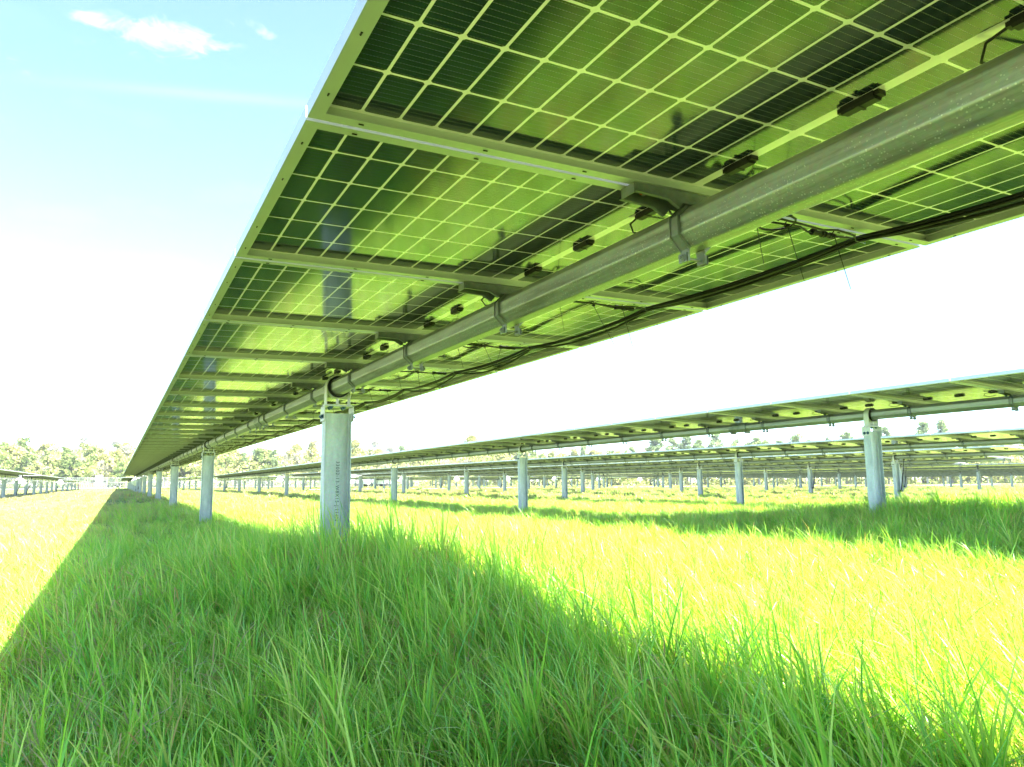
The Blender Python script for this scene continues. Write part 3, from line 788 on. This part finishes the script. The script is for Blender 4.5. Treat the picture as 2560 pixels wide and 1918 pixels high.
# ---------------------------------------------------------------- trees
def leafmat(name,lo,mid,hi,tr=.25):
    m_,t,b=mat(name)
    at=t.nodes.new('ShaderNodeVertexColor');at.layer_name='lf';se=t.nodes.new('ShaderNodeSeparateColor');t.links.new(at.outputs[0],se.inputs[0])
    oi=t.nodes.new('ShaderNodeObjectInfo')
    f=MA(t,'MULTIPLY_ADD',oi.outputs['Random'],.3,MA(t,'MULTIPLY_ADD',se.outputs[0],.35,MA(t,'MULTIPLY',se.outputs[1],.4)))
    c=ramp(t,f,[(.15,lo),(.5,mid),(.9,hi)]);t.links.new(c,b.inputs['Base Color']);b.inputs['Roughness'].default_value=.6;b.inputs['Specular IOR Level'].default_value=.2
    x=t.nodes.new('ShaderNodeBsdfTranslucent');t.links.new(c,x.inputs[0]);ms=t.nodes.new('ShaderNodeMixShader');ms.inputs[0].default_value=tr
    t.links.new(b.outputs[0],ms.inputs[1]);t.links.new(x.outputs[0],ms.inputs[2]);t.links.new(ms.outputs[0],t.nodes['Material Output'].inputs[0])
    return m_
ML={'green':leafmat('leaves_spring_green',(.16,.22,.07),(.26,.34,.10),(.37,.44,.14)),
    'yellow':leafmat('leaves_yellow_green',(.24,.28,.09),(.38,.40,.13),(.50,.48,.19)),
    'grey':leafmat('twigs_and_buds',(.28,.28,.21),(.38,.38,.28),(.48,.46,.35)),
    'pine':leafmat('pine_needles',(.16,.23,.10),(.27,.36,.15),(.38,.45,.2))}
M_bark=plain('bark',(.34,.31,.27),.9,0,.1,.3,4)
def leaves(cl,r,per,sz,me_name,mtl,flat=1.):
    V=[];F=[];C=[]
    for (cx,cy,cz,cr) in cl:
        cc=r.random()
        for _ in range(per):
            d=Vector((r.gauss(0,1),r.gauss(0,1),r.gauss(0,1)));d=d.normalized()*cr*(r.random()**.45)
            p=Vector((cx+d.x,cy+d.y,cz+d.z*flat));s=sz*r.uniform(.5,1.3)
            u=Vector((r.gauss(0,1),r.gauss(0,1),r.gauss(0,1))).normalized();w_=u.orthogonal().normalized();q=u.cross(w_)
            a=r.uniform(0,6.28);e=(w_*math.cos(a)+q*math.sin(a))*s;f=(q*math.cos(a)-w_*math.sin(a))*s*.55
            o=len(V);V+=[tuple(p-e),tuple(p+f),tuple(p+e),tuple(p-f)];F.append((o,o+1,o+2,o+3))
            k=(cc,r.random(),0,1);C+=[k]*4
    me=bpy.data.meshes.new(me_name);me.from_pydata(V,[],F);me.materials.append(mtl)
    ca=me.color_attributes.new('lf','FLOAT_COLOR','POINT');ca.data.foreach_set('color',[x for c in C for x in c]);return me
def tree_proto(kind,seed):
    "unit: 12 m tall tree"
    r=random.Random(seed);tb=MB();cl=[]
    if kind=='pine':
        h=12;lean=r.uniform(-.4,.4)
        tb.tube([(0,0,-.4),(lean*.3,0,h*.4),(lean*.7,.1,h*.75),(lean,.1,h*.97)],[.2,.15,.1,.03],7)
        z=h*r.uniform(.38,.5)
        while z<h:
            f=(z/h);rad=(1-f)*3.6+.45
            for k in range(r.randint(2,4)):
                a=r.uniform(0,6.28);l=rad*r.uniform(.5,1.05);x,y=l*math.cos(a),l*math.sin(a)
                tb.tube([(lean*f,0,z),(x*.6,y*.6,z+l*.12),(x,y,z+l*.22)],[.05,.035,.015],4)
                cl.append((x,y,z+l*.25,.55+.25*r.random()));cl.append((x*.6,y*.6,z+l*.2,.5))
            z+=r.uniform(.35,.65)
        cl.append((lean,.1,h*.98,.45))
        per,sz=42,.22
    else:
        h=12;tb.tube([(0,0,-.4),(r.uniform(-.2,.2),r.uniform(-.2,.2),h*.25),(r.uniform(-.4,.4),r.uniform(-.4,.4),h*.5),(r.uniform(-.5,.5),0,h*.82)],[.26,.2,.14,.04],8)
        n={'green':46,'yellow':52,'grey':34}[kind]
        for k in range(n):
            f=(k+.5)/n;z=h*(.24+.70*f+r.uniform(-.05,.05))
            rad=3.5*math.sin(min(1,.18+f*.95)*math.pi)**.6*r.uniform(.35,1.08) if f<.95 else .8
            a=k*2.4+r.uniform(-.5,.5);x,y=rad*math.cos(a),rad*math.sin(a)
            z0=max(h*.2,z-rad*.75)
            tb.tube([(0,0,z0),(x*.5,y*.5,z0+(z-z0)*.6),(x,y,z)],[.07,.045,.015],4)
            for q in range(3 if kind=='grey' else 1):
                tb.tube([(x*.6,y*.6,z0+(z-z0)*.65),(x*.8+r.gauss(0,.6),y*.8+r.gauss(0,.6),z+r.uniform(.1,1.1))],[.03,.008],3)
            cl.append((x,y,z,r.uniform(.75,1.25)))
        per,sz={'green':(105,.27),'yellow':(100,.27),'grey':(95,.16)}[kind]
    return tb.mesh('trunk',M_bark),leaves(cl,r,per,sz,'crown',ML[kind],.8)
TP={k:[tree_proto(k,10*i+j) for j in range(n)] for i,(k,n) in enumerate((('green',4),('yellow',3),('grey',3),('pine',4)))}
def dirw(u,v):
    d=fw+ax*((u-1280)/FPX)-ay*((v-959)/FPX);return d
TN=[0]
def tree(u,vtop,kind,dist,wid=1.,label=None,group=None,cat='tree'):
    d=dirw(u,vtop);hl=math.hypot(d.x,d.y);x,y=CAM.x+d.x/hl*dist,d.y/hl*dist
    z0=gz(x,y);top=CAM.z+d.z/hl*dist;hgt=max(3,top-z0)
    tm,cm=TP[kind][TN[0]%len(TP[kind])];TN[0]+=1
    nm='pine_tree' if kind=='pine' else 'broadleaf_tree'
    e=bpy.data.objects.new(nm,None);COL.objects.link(e);e.location=(x,y,z0);s_=hgt/12.4
    e.scale=(s_*wid,s_*wid,s_);e.rotation_euler=(0,0,rnd.uniform(0,6.28));ob('trunk',tm,e);ob('crown',cm,e)
    tag(e,label,cat,group);return e
GL='far trees left of the nearest panel row';GM='far trees seen behind the panel rows in the middle';GRR='far trees above the panel rows at the right'
named=[(19,1083,'grey',200,'grey tree with a narrow top at the far left of the tree line'),
(56,1088,'green',196,'broad pale green tree near the left picture edge, above the left panel row'),
(107,1105,'grey',205,'thin grey tree top in the dip right of the broad pale green tree'),
(134,1099,'yellow',196,'rounded yellowish tree between two dips of the left tree line'),
(169,1114,'green',190,'low bright green tree left of the tallest sparse tree'),
(209,1078,'grey',205,'tall sparse airy tree rising highest over the left tree line'),
(233,1110,'green',190,'fresh green tree right of the tall sparse tree'),
(293,1088,'grey',212,'wide grey budding tree just left of the nearest panel row'),
(316,1100,'yellow',190,'bright yellow leafed tree touching the left edge of the nearest panel row'),
(648,1119,'green',190,'rounded bright green tree between the first two posts of the nearest row'),
(612,1129,'pine',188,'small pine left of the rounded green tree, seen between the first two posts'),
(687,1122,'pine',188,'small dark pointed pine right of the rounded green tree'),
(742,1100,'yellow',196,'broad yellow green tree just left of the nearest post'),
(782,1098,'yellow',200,'pale yellow tree whose crown is cut by the left side of the nearest post'),
(889,1092,'yellow',200,'pale yellow tree whose crown shows right of the nearest post'),
(940,1086,'grey',205,'pale grey tree, second crown right of the nearest post'),
(978,1106,'grey',205,'small grey tree at the end of the clump right of the nearest post'),
(1181,1080,'yellow',196,'rounded golden tree standing alone above the second panel row'),
(1004,1112,'pine',195,'small green pine tip over the second panel row, left of centre'),
(1060,1120,'pine',200,'tiny pine tip over the second panel row right of the green one'),
(1778,1104,'pine',190,'small pointed pine alone between the second and third panel rows'),
(1890,1090,'pine',190,'bushy green pine left of the right hand post'),
(1988,1082,'green',190,'broad bushy green tree under the second panel row tube'),
(2118,1078,'pine',188,'pointed dark pine just left of the right hand post'),
(2213,1067,'pine',188,'pointed pine just right of the right hand post'),
(2306,1050,'pine',180,'taller ragged pine, left one of the pair under the second row tube'),
(2355,1046,'pine',180,'taller ragged pine, right one of the pair under the second row tube'),
(2500,1062,'grey',190,'faint thin tree top near the right picture edge')]
for (u,v,k,d,l) in named: tree(u,v,k,d,1.0 if k!='grey' else 1.15,l)
r_=random.Random(21)
def fill(u0,u1,step,v0,v1,kinds,dist,lab,grp):
    u=u0
    while u<u1:
        tree(u,r_.uniform(v0,v1),r_.choice(kinds),dist+r_.uniform(-8,14),r_.uniform(.95,1.35),lab,grp);u+=step*r_.uniform(.7,1.3)
fill(-60,345,11,1100,1130,['yellow','yellow','green','grey','yellow'],192,'pale mixed tree in the dense wood left of the nearest panel row',GL)
fill(-40,330,24,1135,1160,['yellow','grey','green'],184,'pale mixed tree in the dense wood left of the nearest panel row',GL)
fill(400,840,14,1112,1140,['yellow','yellow','green','grey','pine'],196,'pale yellow green tree in the wood behind the posts of the nearest row',GM)
fill(860,1250,17,1112,1136,['yellow','yellow','grey','green'],198,'pale tree low behind the second panel row',GM)
fill(1250,1720,20,1112,1132,['green','yellow','pine','yellow'],196,'tree low behind the second panel row right of centre',GRR)
fill(1640,2600,24,1100,1122,['pine','pine','green','pine','yellow'],188,'green pine or bushy tree in the line behind the right hand panel rows',GRR)
fill(1640,2600,40,1082,1108,['pine','pine','pine'],195,'green pine or bushy tree in the line behind the right hand panel rows',GRR)
# undergrowth that reads as one mass
cl=[]
for _ in range(2600):
    a=YAW+r_.uniform(-.75,.75);d=r_.uniform(180,215);h=r_.random()**1.2*7.5
    x,y=CAM.x+d*math.sin(a),d*math.cos(a);cl.append((x,y,gz(x,y)+h,r_.uniform(.9,1.7)))
um=leaves(cl,r_,26,.42,'undergrowth',ML['yellow']);tag(ob('undergrowth',um),'pale brush and undergrowth filling the foot of the far wood','undergrowth',kind='stuff')
# ---------------------------------------------------------------- far fence, cabinet, barrier, vehicles
fe=bpy.data.objects.new('chain_link_fence',None);COL.objects.link(fe);fe.location=(-70,173,gz(-70,173));tag(fe,'grey chain link fence running along the foot of the far wood','fence')
pm=MB();pm.cyl((0,0,-.2),(0,0,2.3),.045,8);FPOST=pm.mesh('fence_post',M_post)
fence=MB()
for i in range(66):
    x=-70+i*3.5;z=gz(x,173)-gz(-70,173)
    ob('fence_post',FPOST,fe,(i*3.5,0,z))
    z2=gz(x+3.5,173)-gz(-70,173)
    for hh in (.1,1.15,2.2): fence.tube([(i*3.5,0,z+hh),(i*3.5+3.5,0,z2+hh)],.018,4)
    for q in range(24):
        a=i*3.5+q*3.5/24
        fence.add([(a,0,z+.1),(a+.012,0,z+.1),(a+1.1,0,z+2.2),(a+1.088,0,z+2.2)],[(0,1,2,3)]);fence.add([(a+1.1,.004,z+.1),(a+1.112,.004,z+.1),(a,.004,z+2.2),(a-.012,.004,z+2.2)],[(0,1,2,3)])
ob('wire_mesh',fence.mesh('wire_mesh',M_post),fe)
def spot(u,dist):
    d=dirw(u,1210);hl=math.hypot(d.x,d.y);return CAM.x+d.x/hl*dist,d.y/hl*dist
x,y=spot(247,158);ce=bpy.data.objects.new('equipment_cabinet',None);COL.objects.link(ce);ce.location=(x,y,gz(x,y));tag(ce,'white upright equipment cabinet standing at the end of the straw strip','cabinet')
q=MB();q.box(-.6,.6,-.4,.4,.55,2.35);ob('cabinet_body',q.mesh('cabinet_body',M_white),ce)
q=MB();q.box(-.66,.66,-.46,.46,2.352,2.42);ob('cabinet_roof',q.mesh('cabinet_roof',M_white),ce)
q=MB();q.box(-.56,-.01,-.425,-.402,.62,2.28);q.box(.01,.56,-.425,-.402,.62,2.28);ob('cabinet_door',q.mesh('cabinet_door',M_white),ce)
for s in (-1,1):
    q=MB();q.box(s*.5-.05,s*.5+.05,-.05,.05,-.3,.549);ob('leg',q.mesh('leg',M_post),ce)
x,y=spot(196,165);x2,y2=spot(262,165)
M_net=plain('orange_red_net',(.55,.10,.06),.7,0,.2,.3,3)
q=MB();n=16
for i in range(n+1):
    f=i/n;X,Y=(x2-x)*f,(y2-y)*f;z=gz(x+X,y+Y)-gz(x,y)
    q.box(X-.03,X+.03,Y-.03,Y+.03,z-.2,z+1.05,1)
    if i<n:
        X2,Y2=(x2-x)*(i+1)/n,(y2-y)*(i+1)/n;z2=gz(x+X2,y+Y2)-gz(x,y);sg=-.08
        q.add([(X,Y-.02,z+.15),(X2,Y2-.02,z2+.15),(X2,Y2-.02,z2+.95),((X+X2)/2,(Y+Y2)/2-.02,(z+z2)/2+.95+sg),(X,Y-.02,z+.95)],[(0,1,2,3,4)])
tag(ob('safety_barrier',q.mesh('safety_barrier',M_net,M_post),None,(x,y,gz(x,y))),'low orange red safety barrier across the far end of the straw strip','barrier')
M_tyre=plain('tyre_rubber',(.03,.03,.03),.8);M_glass=plain('dark_window',(.03,.04,.05),.1,0,.6);M_steel2=plain('trailer_grey',(.3,.3,.3),.5,.4)
def trailer(u,dist,rz,label):
    x,y=spot(u,dist);e=bpy.data.objects.new('site_trailer',None);COL.objects.link(e);e.location=(x,y,gz(x,y));e.rotation_euler=(0,0,rz);tag(e,label,'trailer')
    q=MB();q.prism([(-3,.75),(3,.75),(3,2.95),(2.9,3.05),(-2.9,3.05),(-3,2.95)],-1.2,1.2);ob('body',q.mesh('body',M_white),e)
    for xx in (-1.9,1.5):
        q=MB();q.box(xx-.4,xx+.4,-1.225,-1.202,1.6,2.4);ob('window',q.mesh('window',M_glass),e)
    q=MB();q.box(-.5,.4,-1.225,-1.202,.85,2.7);ob('door',q.mesh('door',M_steel2),e)
    for xx in (-.75,.25):
        q=MB();q.tube([(xx+.6,-1.19,.38),(xx+.6,-.95,.38)],.36,16);ob('wheel',q.mesh('wheel',M_tyre),e)
    q=MB();q.box(-2.9,2.9,-1.1,1.1,.6,.749);q.tube([(-3,0,.65),(-4.1,0,.6)],.06,6);ob('chassis',q.mesh('chassis',M_steel2),e)
trailer(885,150,.35,'white boxy site trailer parked far off just right of the nearest post')
def pickup(u,dist,rz,label):
    x,y=spot(u,dist);e=bpy.data.objects.new('pickup_truck',None);COL.objects.link(e);e.location=(x,y,gz(x,y));e.rotation_euler=(0,0,rz);tag(e,label,'pickup truck')
    q=MB();q.prism([(-2.8,.55),(2.7,.55),(2.8,.9),(2.6,1.12),(1.3,1.2),(.7,1.85),(-.9,1.88),(-1.05,1.2),(-2.8,1.2)],-.95,.95);ob('body',q.mesh('body',M_white),e)
    for s in (-1,1):
        q=MB();q.prism([(-.85,1.25),(1.1,1.25),(.65,1.76),(-.8,1.78)],s*.955-.006,s*.955+.006);ob('side_window',q.mesh('side_window',M_glass),e)
        for xx in (-1.8,1.75):
            q=MB();q.tube([(xx,s*.97,.4),(xx,s*.72,.4)],.4,18);ob('wheel',q.mesh('wheel',M_tyre),e)
    q=MB();q.box(2.76,2.83,-.6,.6,.62,.88);ob('grille',q.mesh('grille',M_steel2),e)
pickup(941,142,.3,'white pickup truck parked far off between the posts right of the trailer')

# ---------------------------------------------------------------- air
hm=bpy.data.materials.new('haze');hm.use_nodes=True;t=hm.node_tree;t.nodes.clear()
pv=t.nodes.new('ShaderNodeVolumePrincipled');pv.inputs['Density'].default_value=.00035;pv.inputs['Color'].default_value=(.93,.95,1,1);pv.inputs['Anisotropy'].default_value=.2
mo=t.nodes.new('ShaderNodeOutputMaterial');t.links.new(pv.outputs[0],mo.inputs['Volume'])
q=MB();q.box(-905,1205,-305,1505,-8,18.5);hz=ob('haze',q.mesh('haze',hm));tag(hz,kind='stuff')
cy_.volume_bounces=0
